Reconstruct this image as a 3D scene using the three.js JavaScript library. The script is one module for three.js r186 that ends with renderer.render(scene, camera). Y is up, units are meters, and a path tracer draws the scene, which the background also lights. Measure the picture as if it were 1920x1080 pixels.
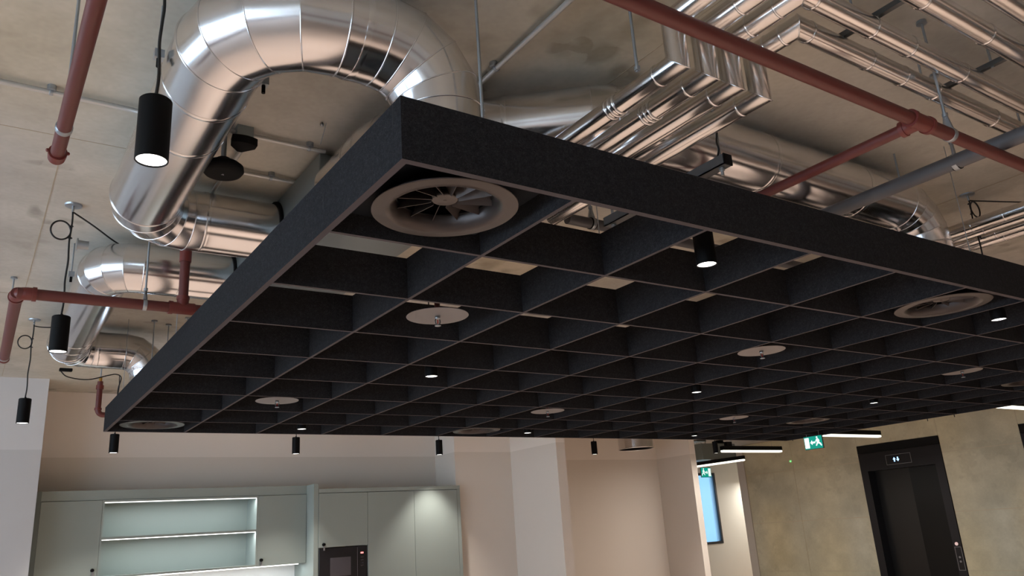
import * as THREE from 'three';
import { mergeGeometries } from 'three/addons/utils/BufferGeometryUtils.js';
import { RoundedBoxGeometry } from 'three/addons/geometries/RoundedBoxGeometry.js';
import { RectAreaLightUniformsLib } from 'three/addons/lights/RectAreaLightUniformsLib.js';
import { FontLoader } from 'three/addons/loaders/FontLoader.js';
import { TextGeometry } from 'three/addons/geometries/TextGeometry.js';

// Axes: x runs along the front of the raft, y is up, d is the distance away from the raft's front edge (three's z = -d).
const P = (x, y, d) => new THREE.Vector3(x, y, -d);
RectAreaLightUniformsLib.init();

// ---------------------------------------------------------------- camera, sky, exposure
const scene = new THREE.Scene();
const camera = new THREE.PerspectiveCamera(39.99, 16 / 9, 0.05, 200);
camera.position.copy(P(-0.901, 1.6, -1.736));
camera.up.set(-0.1144, 0.9529, 0.2809);
camera.lookAt(P(-0.901 + 0.54769, 1.6 + 0.2964, -1.736 + 0.78242));
const renderer = new THREE.WebGLRenderer({ antialias: true });
renderer.toneMapping = THREE.LinearToneMapping;
renderer.toneMappingExposure = 0.86;
renderer.shadowMap.enabled = true;
scene.background = new THREE.Color().setRGB(6.6, 8.2, 10);      // even overcast daylight beyond the windows
const WARM = new THREE.Color().setRGB(1, 0.8, 0.62), NEUTRAL = new THREE.Color().setRGB(1, 0.94, 0.87), COOL = new THREE.Color().setRGB(0.9, 0.97, 1);

// ---------------------------------------------------------------- levels and grid
const H = 3.37, RB = 2.591, RT = 2.786;                            // ceiling, raft underside and top
const GX = [], GZ = [];
for (let i = 0; i <= 14; i++) GX.push(i <= 6 ? 0.6 * i : 3.6 + (i - 6) * (8.53 - 3.6) / 8);
for (let j = 0; j <= 9; j++) GZ.push(j === 0 ? 0.024 : 0.5938 * j);
const cx = i => (GX[i] + GX[i + 1]) / 2, cz = j => (GZ[j] + GZ[j + 1]) / 2;

// ---------------------------------------------------------------- random numbers and textures
let seed = 7;
const rnd = () => { seed = (seed * 1664525 + 1013904223) >>> 0; return seed / 4294967296; };
function valueNoise(n, cells, s0) {                                  // tileable value noise, n pixels a side
  let s = s0; const r = () => { s = (s * 1664525 + 1013904223) >>> 0; return s / 4294967296; };
  const g = new Float32Array(cells * cells); for (let i = 0; i < g.length; i++) g[i] = r();
  const out = new Float32Array(n * n), sm = t => t * t * (3 - 2 * t);
  for (let y = 0; y < n; y++) for (let x = 0; x < n; x++) {
    const fx = x / n * cells, fy = y / n * cells, ix = Math.floor(fx), iy = Math.floor(fy), tx = sm(fx - ix), ty = sm(fy - iy);
    const x1 = (ix + 1) % cells, y1 = (iy + 1) % cells;
    out[y * n + x] = (g[iy * cells + ix] * (1 - tx) + g[iy * cells + x1] * tx) * (1 - ty) + (g[y1 * cells + ix] * (1 - tx) + g[y1 * cells + x1] * tx) * ty;
  }
  return out;
}
function fbm(n, list) {                                              // list of [cells, weight, seed]
  const out = new Float32Array(n * n); let tot = 0;
  for (const [c, w, s] of list) { const v = valueNoise(n, c, s); tot += w; for (let i = 0; i < out.length; i++) out[i] += v[i] * w; }
  for (let i = 0; i < out.length; i++) out[i] /= tot;
  return out;
}
function texture(n, pixel, srgb = true) {
  const a = new Uint8Array(n * n * 4);
  for (let i = 0; i < n * n; i++) { const c = pixel(i % n, Math.floor(i / n), i); a[4 * i] = c[0]; a[4 * i + 1] = c[1]; a[4 * i + 2] = c[2]; a[4 * i + 3] = 255; }
  const t = new THREE.DataTexture(a, n, n);
  t.wrapS = t.wrapT = THREE.RepeatWrapping; t.magFilter = THREE.LinearFilter; t.minFilter = THREE.LinearMipmapLinearFilter; t.generateMipmaps = true;
  if (srgb) t.colorSpace = THREE.SRGBColorSpace;
  t.needsUpdate = true; return t;
}
const cl = v => Math.max(0, Math.min(255, v));
function concreteTexture(base, amp, s, stain = 0.8) {
  const n = 1024, a = fbm(n, [[5, 1, s], [11, 0.7, s + 1], [27, 0.4, s + 2], [90, 0.25, s + 3], [300, 0.25, s + 4]]), b = fbm(n, [[7, 1, s + 5], [19, 0.8, s + 6], [60, 0.5, s + 8]]), h = valueNoise(n, 4, s + 7);
  return texture(n, (x, y, i) => {
    let v = (a[i] - 0.5) * amp; const st = Math.max(0, b[i] - 0.62) * 300 * (b[(i + 777) % (n * n)] > 0.5 ? 1 : 0.4); v -= Math.min(26, st) * stain;
    const hue = (h[i] - 0.5) * 18;
    return [cl(base[0] + v + hue), cl(base[1] + v + hue * 0.55), cl(base[2] + v - hue * 0.3)];
  });
}
const texCeil = concreteTexture([175, 169, 155], 66, 11, 1.2); texCeil.repeat.set(1 / 4.5, 1 / 4.5);
const texWall = concreteTexture([206, 198, 169], 56, 51, 0.3); texWall.repeat.set(1 / 3, 1 / 3);
const texFelt = (() => {
  const n = 512, base = fbm(n, [[60, 0.5, 3], [160, 0.6, 4], [256, 1, 5]]), f = new Float32Array(n * n);
  let s = 99; const r = () => { s = (s * 1664525 + 1013904223) >>> 0; return s / 4294967296; };
  for (let k = 0; k < 5200; k++) {                                   // short light and dark fibres
    let x = r() * n, y = r() * n, t = r() * 6.283; const v = r() < 0.7 ? 15 : -9, L = 5 + r() * 12;
    for (let q = 0; q < L; q++) { f[(Math.floor(y + n) % n) * n + (Math.floor(x + n) % n)] += v * 0.7; t += (r() - 0.5) * 0.5; x += Math.cos(t); y += Math.sin(t); }
  }
  const t = texture(n, (x, y, i) => { const v = (base[i] - 0.5) * 26 + cl(f[i] + 40) - 40; return [cl(31 + v * 1.1), cl(31 + v * 1.1), cl(33 + v * 1.1)]; });
  t.repeat.set(1 / 0.5, 1 / 0.5); return t;
})();
const texFloor = (() => {
  const n = 512, a = fbm(n, [[16, 1, 71], [64, 0.7, 72], [200, 0.6, 73]]);
  const t = texture(n, (x, y, i) => { const v = (a[i] - 0.5) * 34; return [cl(203 + v), cl(179 + v), cl(164 + v)]; });
  t.repeat.set(1 / 1.5, 1 / 1.5); return t;
})();

// ---------------------------------------------------------------- materials
const std = (color, roughness = 0.7, extra = {}) => new THREE.MeshStandardMaterial({ color, roughness, ...extra });
const phys = (color, roughness, extra = {}) => new THREE.MeshPhysicalMaterial({ color, roughness, specularIntensity: 0.25, ...extra });   // dull fibres and powder coat
const M = {
  ceiling: std('#ffffff', 0.82, { map: texCeil }),
  concrete: std('#ffffff', 0.8, { map: texWall }),
  joint: std('#cdbfa2', 0.85),
  floor: std('#ffffff', 0.55, { map: texFloor }),
  paint: std('#c9c1b7', 0.75), paintBand: std('#d6cec5', 0.6), paintCool: std('#b1b0af', 0.75),
  felt: phys('#ffffff', 0.95, { map: texFelt }), feltCut: phys('#494547', 0.95),
  alu: std('#dcdcde', 0.19, { metalness: 1 }),
  aluBand: std('#e2e3e5', 0.2, { metalness: 1 }),
  clad: std('#dcd9d7', 0.21, { metalness: 1 }),
  galv: std('#9aa1a6', 0.4, { metalness: 0.85 }), channel: std('#5b5e60', 0.45, { metalness: 0.7 }), galvSheet: std('#858e8f', 0.45, { metalness: 0.7 }),
  darkGap: std('#141414', 0.9),
  red: std('#521d18', 0.52), redFit: std('#5e201a', 0.47),
  greyPipe: std('#4a4a4d', 0.5), conduit: std('#b3b3b0', 0.38, { metalness: 0.6 }),
  black: phys('#070708', 0.55), blackMatt: phys('#0b0b0c', 0.7), cable: std('#0c0c0c', 0.55),
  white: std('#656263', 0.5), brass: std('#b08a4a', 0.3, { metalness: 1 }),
  diffuser: std('#383332', 0.34, { metalness: 0.6 }), diffCore: std('#433d3b', 0.45, { metalness: 0.3 }),
  plateDark: phys('#0e1319', 0.75),
  sage: std('#848c87', 0.5), sageDark: std('#5f6864', 0.55), gapLine: std('#2a302c', 0.8),
  splash: std('#dcdcda', 0.35),
  worktop: std('#c9c6c0', 0.4),
  microBlack: std('#1a191c', 0.25), microGlass: std('#4b474b', 0.15),
  liftFrame: std('#26262a', 0.38, { metalness: 0.5 }), liftDoor: std('#17181a', 0.3, { metalness: 0.6 }), liftDark: std('#070708', 0.4),
  line: std('#8d8d90', 0.4, { metalness: 0.4 }),
  frameDark: std('#2b2d2f', 0.5),
  glass: new THREE.MeshPhysicalMaterial({ color: '#ffffff', roughness: 0.02, transmission: 1, thickness: 0, ior: 1.45 }),
  frosted: new THREE.MeshPhysicalMaterial({ color: '#93a6b2', roughness: 0.4, transmission: 0.9, thickness: 0, ior: 1.45 }),
};
const glow = (r, g, b, s = 1) => new THREE.MeshStandardMaterial({ color: '#ffffff', roughness: 0.6, emissive: new THREE.Color().setRGB(r, g, b), emissiveIntensity: s });
M.lens = glow(1, 0.98, 0.94, 3.2);
M.led = glow(1, 1, 0.94, 2.2);
M.tube = glow(1, 0.98, 0.82, 2.2);
M.exitGreen = glow(0.0, 0.36, 0.27, 1.0); M.exitGreen.color.set('#04342a'); M.exitWhite = glow(0.75, 0.98, 0.96, 1.0);
M.arrowBlue = glow(0.25, 0.55, 1, 3); M.ledRed = glow(1, 0.05, 0.05, 1.6); M.ringPink = glow(0.75, 0.35, 0.32, 0.6); M.greenDot = glow(0.1, 0.9, 0.2, 1.2);

// ---------------------------------------------------------------- helpers
const taken = {};
function numbered(name) { const k = taken[name] = (taken[name] ?? -1) + 1; return k ? `${name}_${String(k).padStart(3, '0')}` : name; }
function shade(o) { o.castShadow = o.receiveShadow = true; return o; }
function part(name, geo, mat, parent) { const m = shade(new THREE.Mesh(geo, mat)); m.name = name; parent.add(m); return m; }
function tag(o, label, category, group) { o.userData.label = label; o.userData.category = category; if (group) o.userData.group = group; return o; }
function thing(name, at, label, category, group) { const g = new THREE.Group(); g.name = numbered(name); if (at) g.position.copy(at); scene.add(g); return tag(g, label, category, group); }
function structure(name, geo, mat, label) { const m = part(name, geo, mat, scene); m.userData.kind = 'structure'; if (label) { m.userData.label = label; } return m; }
function structGroup(name, label) { const g = new THREE.Group(); g.name = name; g.userData.kind = 'structure'; if (label) g.userData.label = label; scene.add(g); return g; }
function uvBox(g) {                                                   // uv in metres from the dominant axis of each face
  const q = g.index ? g.toNonIndexed() : g; if (g.groups.length && q.groups.length === 0) for (const r of g.groups) q.addGroup(r.start, r.count, r.materialIndex);
  const p = q.attributes.position, nn = q.attributes.normal, uv = new Float32Array(p.count * 2);
  for (let i = 0; i < p.count; i++) {
    const x = p.getX(i), y = p.getY(i), z = p.getZ(i), a = Math.abs(nn.getX(i)), b = Math.abs(nn.getY(i)), c = Math.abs(nn.getZ(i));
    if (b >= a && b >= c) { uv[2 * i] = x; uv[2 * i + 1] = z; } else if (a >= c) { uv[2 * i] = z; uv[2 * i + 1] = y; } else { uv[2 * i] = x; uv[2 * i + 1] = y; }
  }
  q.setAttribute('uv', new THREE.BufferAttribute(uv, 2)); return q;
}
function box(x0, x1, y0, y1, d0, d1) {
  const g = new THREE.BoxGeometry(Math.abs(x1 - x0), Math.abs(y1 - y0), Math.abs(d1 - d0)); g.translate((x0 + x1) / 2, (y0 + y1) / 2, -(d0 + d1) / 2); return uvBox(g);
}
function rbox(x0, x1, y0, y1, d0, d1, r = 0.004) {
  const g = new RoundedBoxGeometry(x1 - x0, y1 - y0, d1 - d0, 2, r); g.translate((x0 + x1) / 2, (y0 + y1) / 2, -(d0 + d1) / 2); return uvBox(g);
}
const join = list => mergeGeometries(list.map(g => { const q = g.index ? g.toNonIndexed() : g; for (const k of Object.keys(q.attributes)) if (!['position', 'normal', 'uv'].includes(k)) q.deleteAttribute(k); q.clearGroups(); return q; }));
function rod(a, b, r, seg = 10) {                                      // a closed cylinder between two points
  const d = b.clone().sub(a), g = new THREE.CylinderGeometry(r, r, d.length(), seg); g.applyQuaternion(new THREE.Quaternion().setFromUnitVectors(new THREE.Vector3(0, 1, 0), d.clone().normalize())); const c = a.clone().add(b).multiplyScalar(0.5); g.translate(c.x, c.y, c.z); return g;
}
function curveTube(pts, r, seg = 40, rad = 8, closed = false) { return new THREE.TubeGeometry(new THREE.CatmullRomCurve3(pts, closed, 'catmullrom', 0.5), seg, r, rad, closed); }
// corners of a route, rounded off with a bend of radius R into n pieces each; returns points with flags
function route(corners, R, n) {
  const out = [{ p: corners[0].clone(), k: 'end' }];
  for (let i = 1; i < corners.length - 1; i++) {
    const r = Array.isArray(R) ? R[i - 1] : R, a = corners[i].clone().sub(corners[i - 1]).normalize(), b = corners[i + 1].clone().sub(corners[i]).normalize();
    const ang = Math.acos(THREE.MathUtils.clamp(a.dot(b), -1, 1)), tl = r * Math.tan(ang / 2), s = corners[i].clone().addScaledVector(a, -tl);
    const nn = b.clone().addScaledVector(a, -a.dot(b)).normalize(), c = s.clone().addScaledVector(nn, r), m = Math.max(2, Math.round(n * ang / (Math.PI / 2)));
    for (let k = 0; k <= m; k++) { const t = ang * k / m; out.push({ p: c.clone().addScaledVector(nn, -r * Math.cos(t)).addScaledVector(a, r * Math.sin(t)), k: k === 0 ? 'in' : k === m ? 'out' : 'bend' }); }
  }
  out.push({ p: corners[corners.length - 1].clone(), k: 'end' });
  return out;
}
// mitred rings at the points of a polyline
function ringsOf(pts, r, seg) {
  const n = pts.length, dir = []; for (let i = 0; i < n - 1; i++) dir.push(pts[i + 1].clone().sub(pts[i]).normalize());
  let N = new THREE.Vector3(0, 1, 0); if (Math.abs(dir[0].y) > 0.9) N.set(1, 0, 0); N.addScaledVector(dir[0], -N.dot(dir[0])).normalize();
  const frames = []; for (let i = 0; i < n - 1; i++) { if (i) { const q = new THREE.Quaternion().setFromUnitVectors(dir[i - 1], dir[i]); N = N.clone().applyQuaternion(q); } frames.push([N.clone(), dir[i].clone().cross(N)]); }
  const rings = [];
  for (let i = 0; i < n; i++) {
    const k = Math.min(i, n - 2), a = dir[Math.max(0, i - 1)], b = dir[k], bis = a.clone().add(b).normalize(), [U, W] = frames[k], ring = [];
    for (let s = 0; s < seg; s++) { const t = s / seg * 2 * Math.PI, o = U.clone().multiplyScalar(Math.cos(t) * r).addScaledVector(W, Math.sin(t) * r); o.addScaledVector(b, -o.dot(bis) / b.dot(bis)); ring.push(pts[i].clone().add(o)); }
    rings.push(ring);
  }
  return { rings, dir };
}
function shell(r0, r1, c0, dir, len, circ) {                            // one sleeve between two rings, normals square to its axis
  const n = r0.length, pos = [], nor = [], uv = [], idx = [];
  for (let s = 0; s <= n; s++) for (const [ring, v] of [[r0, 0], [r1, len]]) {
    const p = ring[s % n], o = p.clone().sub(c0); o.addScaledVector(dir, -o.dot(dir)).normalize(); pos.push(p.x, p.y, p.z); nor.push(o.x, o.y, o.z); uv.push(s / n * circ, v);
  }
  for (let s = 0; s < n; s++) { const a = 2 * s; idx.push(a, a + 2, a + 1, a + 1, a + 2, a + 3); }
  const g = new THREE.BufferGeometry(); g.setAttribute('position', new THREE.Float32BufferAttribute(pos, 3)); g.setAttribute('normal', new THREE.Float32BufferAttribute(nor, 3)); g.setAttribute('uv', new THREE.Float32BufferAttribute(uv, 2)); g.setIndex(idx);
  return g;
}
function cap(ring, flip) { const n = ring.length, c = ring.reduce((a, p) => a.add(p), new THREE.Vector3()).divideScalar(n), pos = [], idx = []; for (const p of ring) pos.push(p.x, p.y, p.z); pos.push(c.x, c.y, c.z); for (let s = 0; s < n; s++) flip ? idx.push(n, (s + 1) % n, s) : idx.push(n, s, (s + 1) % n); const g = new THREE.BufferGeometry(); g.setAttribute('position', new THREE.Float32BufferAttribute(pos, 3)); g.setAttribute('uv', new THREE.Float32BufferAttribute(new Array(2 * (n + 1)).fill(0), 2)); g.setIndex(idx); g.computeVertexNormals(); return g; }
const bead = (ring, r) => curveTube(ring.filter((_, i) => i % 2 === 0), r, ring.length, 6, true);
function band(at, dir, r, w, t = 0.003) {                              // a flat strap round a pipe
  const g = new THREE.CylinderGeometry(r + t, r + t, w, 28, 1, true), inn = new THREE.CylinderGeometry(r, r, w, 28, 1, true);
  const pts = [new THREE.Vector2(r - 0.001, -w / 2), new THREE.Vector2(r + t, -w / 2 + 0.001), new THREE.Vector2(r + t, w / 2 - 0.001), new THREE.Vector2(r - 0.001, w / 2)];
  const l = new THREE.LatheGeometry(pts, 28); l.applyQuaternion(new THREE.Quaternion().setFromUnitVectors(new THREE.Vector3(0, 1, 0), dir)); l.translate(at.x, at.y, at.z); g.dispose(); inn.dispose(); return l;
}
function sweep(corners, R, r, seg = 16, n = 8) {                        // a smooth pipe along a route, one geometry
  const pts = route(corners, R, n).map(q => q.p), { rings, dir } = ringsOf(pts, r, seg), list = [];
  for (let i = 0; i < dir.length; i++) list.push(shell(rings[i], rings[i + 1], pts[i], dir[i], pts[i].distanceTo(pts[i + 1]), 6.283 * r));
  list.push(cap(rings[0], true), cap(rings[rings.length - 1], false));
  return join(list);
}

// ================================================================ STRUCTURE
const ZB = 7.93, XL = -7.0, ZN = -5.4, XR = 15.42, ZF = 13.8;
structure('floor', box(XL - 0.3, 18.4, -0.25, 0, ZN - 0.3, ZF + 0.3), M.floor);
structure('ceiling', box(XL - 0.3, 18.4, H, H + 0.3, ZN - 0.3, ZF + 0.3), M.ceiling);
for (const [x0, x1, d0, d1] of [[-6, 8, 1.848, 1.852], [-6, 8, 4.34, 4.344], [-6, 8, -0.652, -0.648], [-0.702, -0.698, -3, 7.2], [1.148, 1.152, -3, 7.9], [3.898, 3.902, -3, 7.9]]) part('formwork_joint', box(x0, x1, H - 0.0012, H + 0.01, d0, d1), std('#9d927d', 0.9), scene.getObjectByName('ceiling'));
const YP = 2.675;                                                     // the paint changes tone at this height all round
function paintedWall(name, x0, x1, d0, d1, low = M.paint, high = M.paintBand) {
  const g = structGroup(name); part('wall_face', box(x0, x1, 0, YP, d0, d1), low, g); part('upper_wall_face', box(x0, x1, YP, H, d0, d1), high, g); return g;
}
paintedWall('wall_back', -0.296, 4.4, ZB, ZB + 0.2);
paintedWall('wall_column', XL - 0.3, -0.296, 7.25, ZB + 0.2, M.paintCool, std('#bdbcbb', 0.6));
paintedWall('wall_alcove', 4.4, 5.28, 7.4, ZB + 0.2);
paintedWall('wall_fin', 5.28, 5.42, 6.36, 8.45);
paintedWall('wall_recess', 5.42, 9.13, 8.45, 8.65);
paintedWall('wall_fin_right', 9.04, 9.17, 7.66, 8.45);
paintedWall('wall_corridor', 9.04, 9.17, 8.65, ZF);
{ // far end of the corridor, with a window
  const g = structGroup('wall_far'), x0 = 14.6, x1 = 16.38, y0 = 1.0, y1 = 2.86;
  part('wall_face', join([box(8.9, x0, 0, H, ZF, ZF + 0.2), box(x1, 18.4, 0, H, ZF, ZF + 0.2), box(x0, x1, 0, y0, ZF, ZF + 0.2), box(x0, x1, y1, H, ZF, ZF + 0.2)]), std('#e8e5da', 0.75), g);
  const w = structGroup('window_1', 'tall window with dark frame at the end of the corridor');
  const b = 0.06; part('window_frame', join([box(x0, x0 + b, y0, y1, ZF - 0.02, ZF + 0.08), box(x1 - b, x1, y0, y1, ZF - 0.02, ZF + 0.08), box(x0 + b, x1 - b, y0, y0 + b, ZF - 0.02, ZF + 0.08), box(x0 + b, x1 - b, y1 - b, y1, ZF - 0.02, ZF + 0.08)]), M.frameDark, w);
  part('window_pane', box(x0 + b, x1 - b, y0 + b, y1 - b, ZF + 0.02, ZF + 0.03), M.frosted, w);
}
structure('wall_corridor_near', box(XR + 0.45, 18.4, 0, H, 11.7, 11.9), M.paint);
structure('wall_corridor_right', box(18.2, 18.4, 0, H, 11.9, ZF), M.paint);
{ // concrete core wall with the lift openings, built of cast panels
  const g = structGroup('wall_right', 'raw board-marked concrete wall around the lifts');
  part('wall_core', box(XR + 0.006, XR + 0.45, 0, H, 8.73, 11.9), M.joint, g); part('wall_core', box(XR + 0.006, XR + 0.45, 0, H, 5.345, 6.875), M.joint, g);
  part('wall_core', box(XR + 0.006, XR + 0.45, 2.98, H, 6.875, 8.73), M.joint, g); part('wall_core', box(XR + 0.006, XR + 0.45, 2.98, H, 2.9, 5.345), M.joint, g); part('wall_core', box(XR + 0.006, XR + 0.45, 0, H, ZN - 0.3, 2.9), M.joint, g);
  const rows = [0, 0.36, 1.46, 2.62, H], e = 0.006;
  for (const [d0, d1] of [[10.45, 11.9], [8.72, 10.45], [5.34, 6.88], [1.2, 2.9], [-1.4, 1.2], [ZN, -1.4]])
    for (let k = 0; k < 4; k++) part('concrete_panel', box(XR, XR + 0.05, rows[k] + e, rows[k + 1] - e, d0 + e, d1 - e), M.concrete, g);
  for (const [d0, d1] of [[6.88, 8.72], [2.9, 5.34]]) part('concrete_panel', box(XR, XR + 0.05, 2.96, H - e, d0 + e, d1 - e), M.concrete, g);
  part('wall_core', box(XR + 0.45, XR + 0.65, 0, H, ZN - 0.3, 12.1), M.joint, g);
  part('plaster_end', box(XR - 0.02, XR + 0.45, 0, H, 11.9, 12.12), M.paint, g);
}
structure('wall_near', box(XL - 0.3, 18.4, 0, H, ZN - 0.3, ZN), M.paint);
{ // window wall on the left: low upstand, header, mullions, panes
  const g = structGroup('wall_left'); part('wall_face', join([box(XL - 0.3, XL, 0, 0.12, ZN, 7.25), box(XL - 0.3, XL, 3.0, H, ZN, 7.25)]), M.paintCool, g);
  const posts = [-5.4, -3.4, -1.4, 0.6, 2.6, 4.6, 6.6, 7.25];
  for (const d of posts) part('wall_pier', box(XL - 0.3, XL, 0.12, 3.0, d - (d === 7.25 ? 0.65 : 0.05), d + (d === 7.25 ? 0 : 0.05)), M.paintCool, g);
  for (let k = 0; k < 6; k++) {
    const a = posts[k] + 0.05, b = posts[k + 1] - 0.05, w = structGroup(`window_${k + 2}`), t = 0.05;
    part('window_frame', join([box(XL - 0.2, XL - 0.12, 0.12, 3.0, a, a + t), box(XL - 0.2, XL - 0.12, 0.12, 3.0, b - t, b), box(XL - 0.2, XL - 0.12, 0.12, 0.12 + t, a + t, b - t), box(XL - 0.2, XL - 0.12, 3.0 - t, 3.0, a + t, b - t)]), M.frameDark, w);
    part('window_pane', box(XL - 0.165, XL - 0.155, 0.12 + t, 3.0 - t, a + t, b - t), M.glass, w);
  }
}

// ================================================================ ACOUSTIC RAFT
{
  const g = thing('acoustic_raft', null, 'huge black felt grid raft of open square cells hung under the concrete ceiling', 'ceiling raft');
  const T = 0.024, t = 0.016, W = GX[14], D = GZ[9], Z0 = GZ[0], top = RT;
  const mats = [M.felt, M.felt, M.felt, M.feltCut, M.felt, M.felt];     // +x -x +y -y(the cut lower edge) +z -z
  const slab = (name, x0, x1, y0, y1, d0, d1) => part(name, box(x0, x1, y0, y1, d0, d1), mats, g);
  slab('edge_panel', -T / 2, W + T / 2, RB, top, Z0 - T / 2, Z0 + T / 2);
  slab('edge_panel', -T / 2, W + T / 2, RB, top, D - T / 2, D + T / 2);
  slab('edge_panel', -T / 2, T / 2, RB, top, Z0 + T / 2, D - T / 2);
  slab('edge_panel', W - T / 2, W + T / 2, RB, top, Z0 + T / 2, D - T / 2);
  for (let i = 1; i < 14; i++) slab('blade', GX[i] - t / 2, GX[i] + t / 2, RB, top - 0.012, Z0 + T / 2, D - T / 2);
  for (let j = 1; j < 9; j++) for (let i = 0; i < 14; i++) slab('cross_blade', GX[i] + (i ? t / 2 : T / 2), GX[i + 1] - (i < 13 ? t / 2 : T / 2), RB + 0.0005, top - 0.012, GZ[j] - t / 2, GZ[j] + t / 2);
  for (const [x, d] of [[3.117, 0.024], [1.2, 0.6], [5.4, 0.024], [0.02, 2.97], [0.02, 4.75], [8.5, 2.97]]) part('suspension_wire', rod(P(x, RT - 0.02, d), P(x, H, d), 0.0022, 6), M.galv, g);
  for (const [d, y0, y1] of [[0.062, RT - 0.075, RT], [GZ[1], RB + 0.075, RB + 0.135], [GZ[3], RB + 0.08, RB + 0.13], [GZ[5], RB + 0.06, RB + 0.14], [GZ[6], RB + 0.08, RB + 0.14]]) part('joint_slot', box(-T / 2 - 0.0004, -T / 2 + 0.002, y0, y1, d - 0.0014, d + 0.0014), M.darkGap, g);
}

// ================================================================ PENDANT SPOTLIGHTS
const lampGeo = (() => {
  const r = 0.0415, h = 0.18, prof = [[0.001, h], [r - 0.004, h], [r, h - 0.004], [r, 0.001], [r - 0.001, 0], [r - 0.0035, 0.001], [r - 0.0035, 0.012]].map(a => new THREE.Vector2(...a));
  const body = new THREE.LatheGeometry(prof, 40), lens = new THREE.CylinderGeometry(r - 0.0036, r - 0.0036, 0.004, 40); lens.translate(0, 0.006, 0);
  const nip = new THREE.CylinderGeometry(0.006, 0.009, 0.014, 14); nip.translate(0, h + 0.006, 0);
  return { body, lens, nip, h };
})();
function spotlight(x, y, d, label, group, { loop = 0, side = -1, feed, rose = true, power = 26, topY = H } = {}) {
  const g = thing('pendant_spotlight', P(x, y, d), label, 'spotlight', group);
  part('body', lampGeo.body, M.black, g); part('lens', lampGeo.lens, M.lens, g); part('cable_gland', lampGeo.nip, M.blackMatt, g);
  const top = topY - y, pts = [];
  for (let k = 0; k <= 10; k++) pts.push(new THREE.Vector3(Math.sin(k * 1.7 + x) * 0.0025, lampGeo.h + 0.01 + (top - 0.03 - lampGeo.h) * k / 10, Math.cos(k * 1.3 + d) * 0.0025));
  const c = part('cable', curveTube(pts, 0.0045, 40, 8), M.cable, g);
  if (rose) { const q = part('ceiling_rose', new THREE.CylinderGeometry(0.042, 0.039, 0.008, 32).translate(0, top - 0.004, 0), M.galv, g); part('rose_hook', rod(new THREE.Vector3(0, top - 0.04, 0), new THREE.Vector3(0, top, 0), 0.006, 10), M.galv, q); }
  if (loop) { const lp = []; for (let k = 0; k <= 26; k++) { const t = k / 24 * 2 * Math.PI; lp.push(new THREE.Vector3(side * (0.045 - Math.cos(t) * 0.045), loop + Math.sin(t) * 0.05, Math.sin(t * 0.5) * 0.008)); } part('cable_loop', curveTube(lp, 0.0045, 60, 8), M.cable, c); part('cable_tie', new THREE.TorusGeometry(0.008, 0.003, 6, 12).rotateX(Math.PI / 2).translate(0, loop + 0.03, 0), M.cable, c); part('cable_tie', new THREE.TorusGeometry(0.008, 0.003, 6, 12).rotateX(Math.PI / 2).translate(0, loop - 0.035, 0), M.cable, c); }
  if (feed) part('feed_cable', curveTube(feed.map(q => P(q[0] - x, q[1] - y, q[2] - d)), 0.0045, 40, 8), M.cable, c);
  const s = new THREE.SpotLight(NEUTRAL, power, 0, 0.74, 0.45, 2); s.position.copy(P(x, y - 0.004, d)); s.target.position.copy(P(x, 0, d)); s.castShadow = true; s.shadow.radius = 1.6; s.shadow.mapSize.set(1024, 1024); s.shadow.bias = -0.0005;
  s.name = 'spot'; scene.add(s, s.target);
  return g;
}
spotlight(-0.587, RB, 0.315, 'nearest black cylinder pendant spotlight, large at the upper left in front of the silver duct', 'pendants beside the raft', { power: 22 });
spotlight(-0.587, RB, 2.61, 'middle one of three black pendants left of the raft, in front of the second duct', 'pendants beside the raft', { loop: 0.63, feed: [[-0.587, H - 0.04, 2.61], [-0.53, H - 0.038, 2.69], [-0.456, H - 0.03, 2.811], [-0.337, H - 0.034, 2.98], [-0.2, H - 0.03, 3.15]], power: 22 });
spotlight(-0.589, RB, 4.985, 'farthest small black pendant left of the raft, in front of the white wall', 'pendants beside the raft', { loop: 0.6, feed: [[-0.587, H - 0.05, 4.985], [-0.53, H - 0.055, 4.985], [-0.4, H - 0.045, 4.99], [-0.25, H - 0.033, 5.0]], power: 22 });
// the next row runs along the near side of the raft, right of the camera's view
for (const [x, label] of [[1.5, 'black pendant in the row on the near side of the raft, first of three'], [3.9, 'black pendant in the row on the near side of the raft, second of three'], [6.3, 'black pendant in the row on the near side of the raft, third of three']]) spotlight(x, RB, -1.55, label, 'pendants on the near side of the raft', { power: 34 });
const inRaft = [
  [2, 0, 'black spotlight in the front row of raft cells, third cell from the near corner'], [6, 0, 'spotlight in the front row of raft cells near the right picture edge'],
  [2, 4, 'glowing spotlight in the raft below the nearest sprinkler disc'], [6, 4, 'glowing raft spotlight in the middle of the raft above the far round duct'], [10, 4, 'glowing raft spotlight above the lift door'],
  [2, 8, 'raft spotlight at the far edge above the kitchen shelves'], [6, 8, 'raft spotlight at the far edge above the pale wall fin'], [10, 8, 'raft spotlight at the far edge next to the corridor ceiling'],
];
for (const [i, j, label] of inRaft) spotlight(cx(i), RB - 0.002, cz(j) - (j ? 0.02 : 0), label, 'spotlights set in the raft', i === 2 && j === 0 ? { topY: 3.03, rose: false } : i === 6 && j === 0 ? { loop: 0.69, side: 1, feed: [[cx(6), H - 0.04, cz(0)], [cx(6) + 0.1, H - 0.045, cz(0) - 0.05], [cx(6) + 0.5, H - 0.06, cz(0) - 0.25]] } : {});
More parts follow.
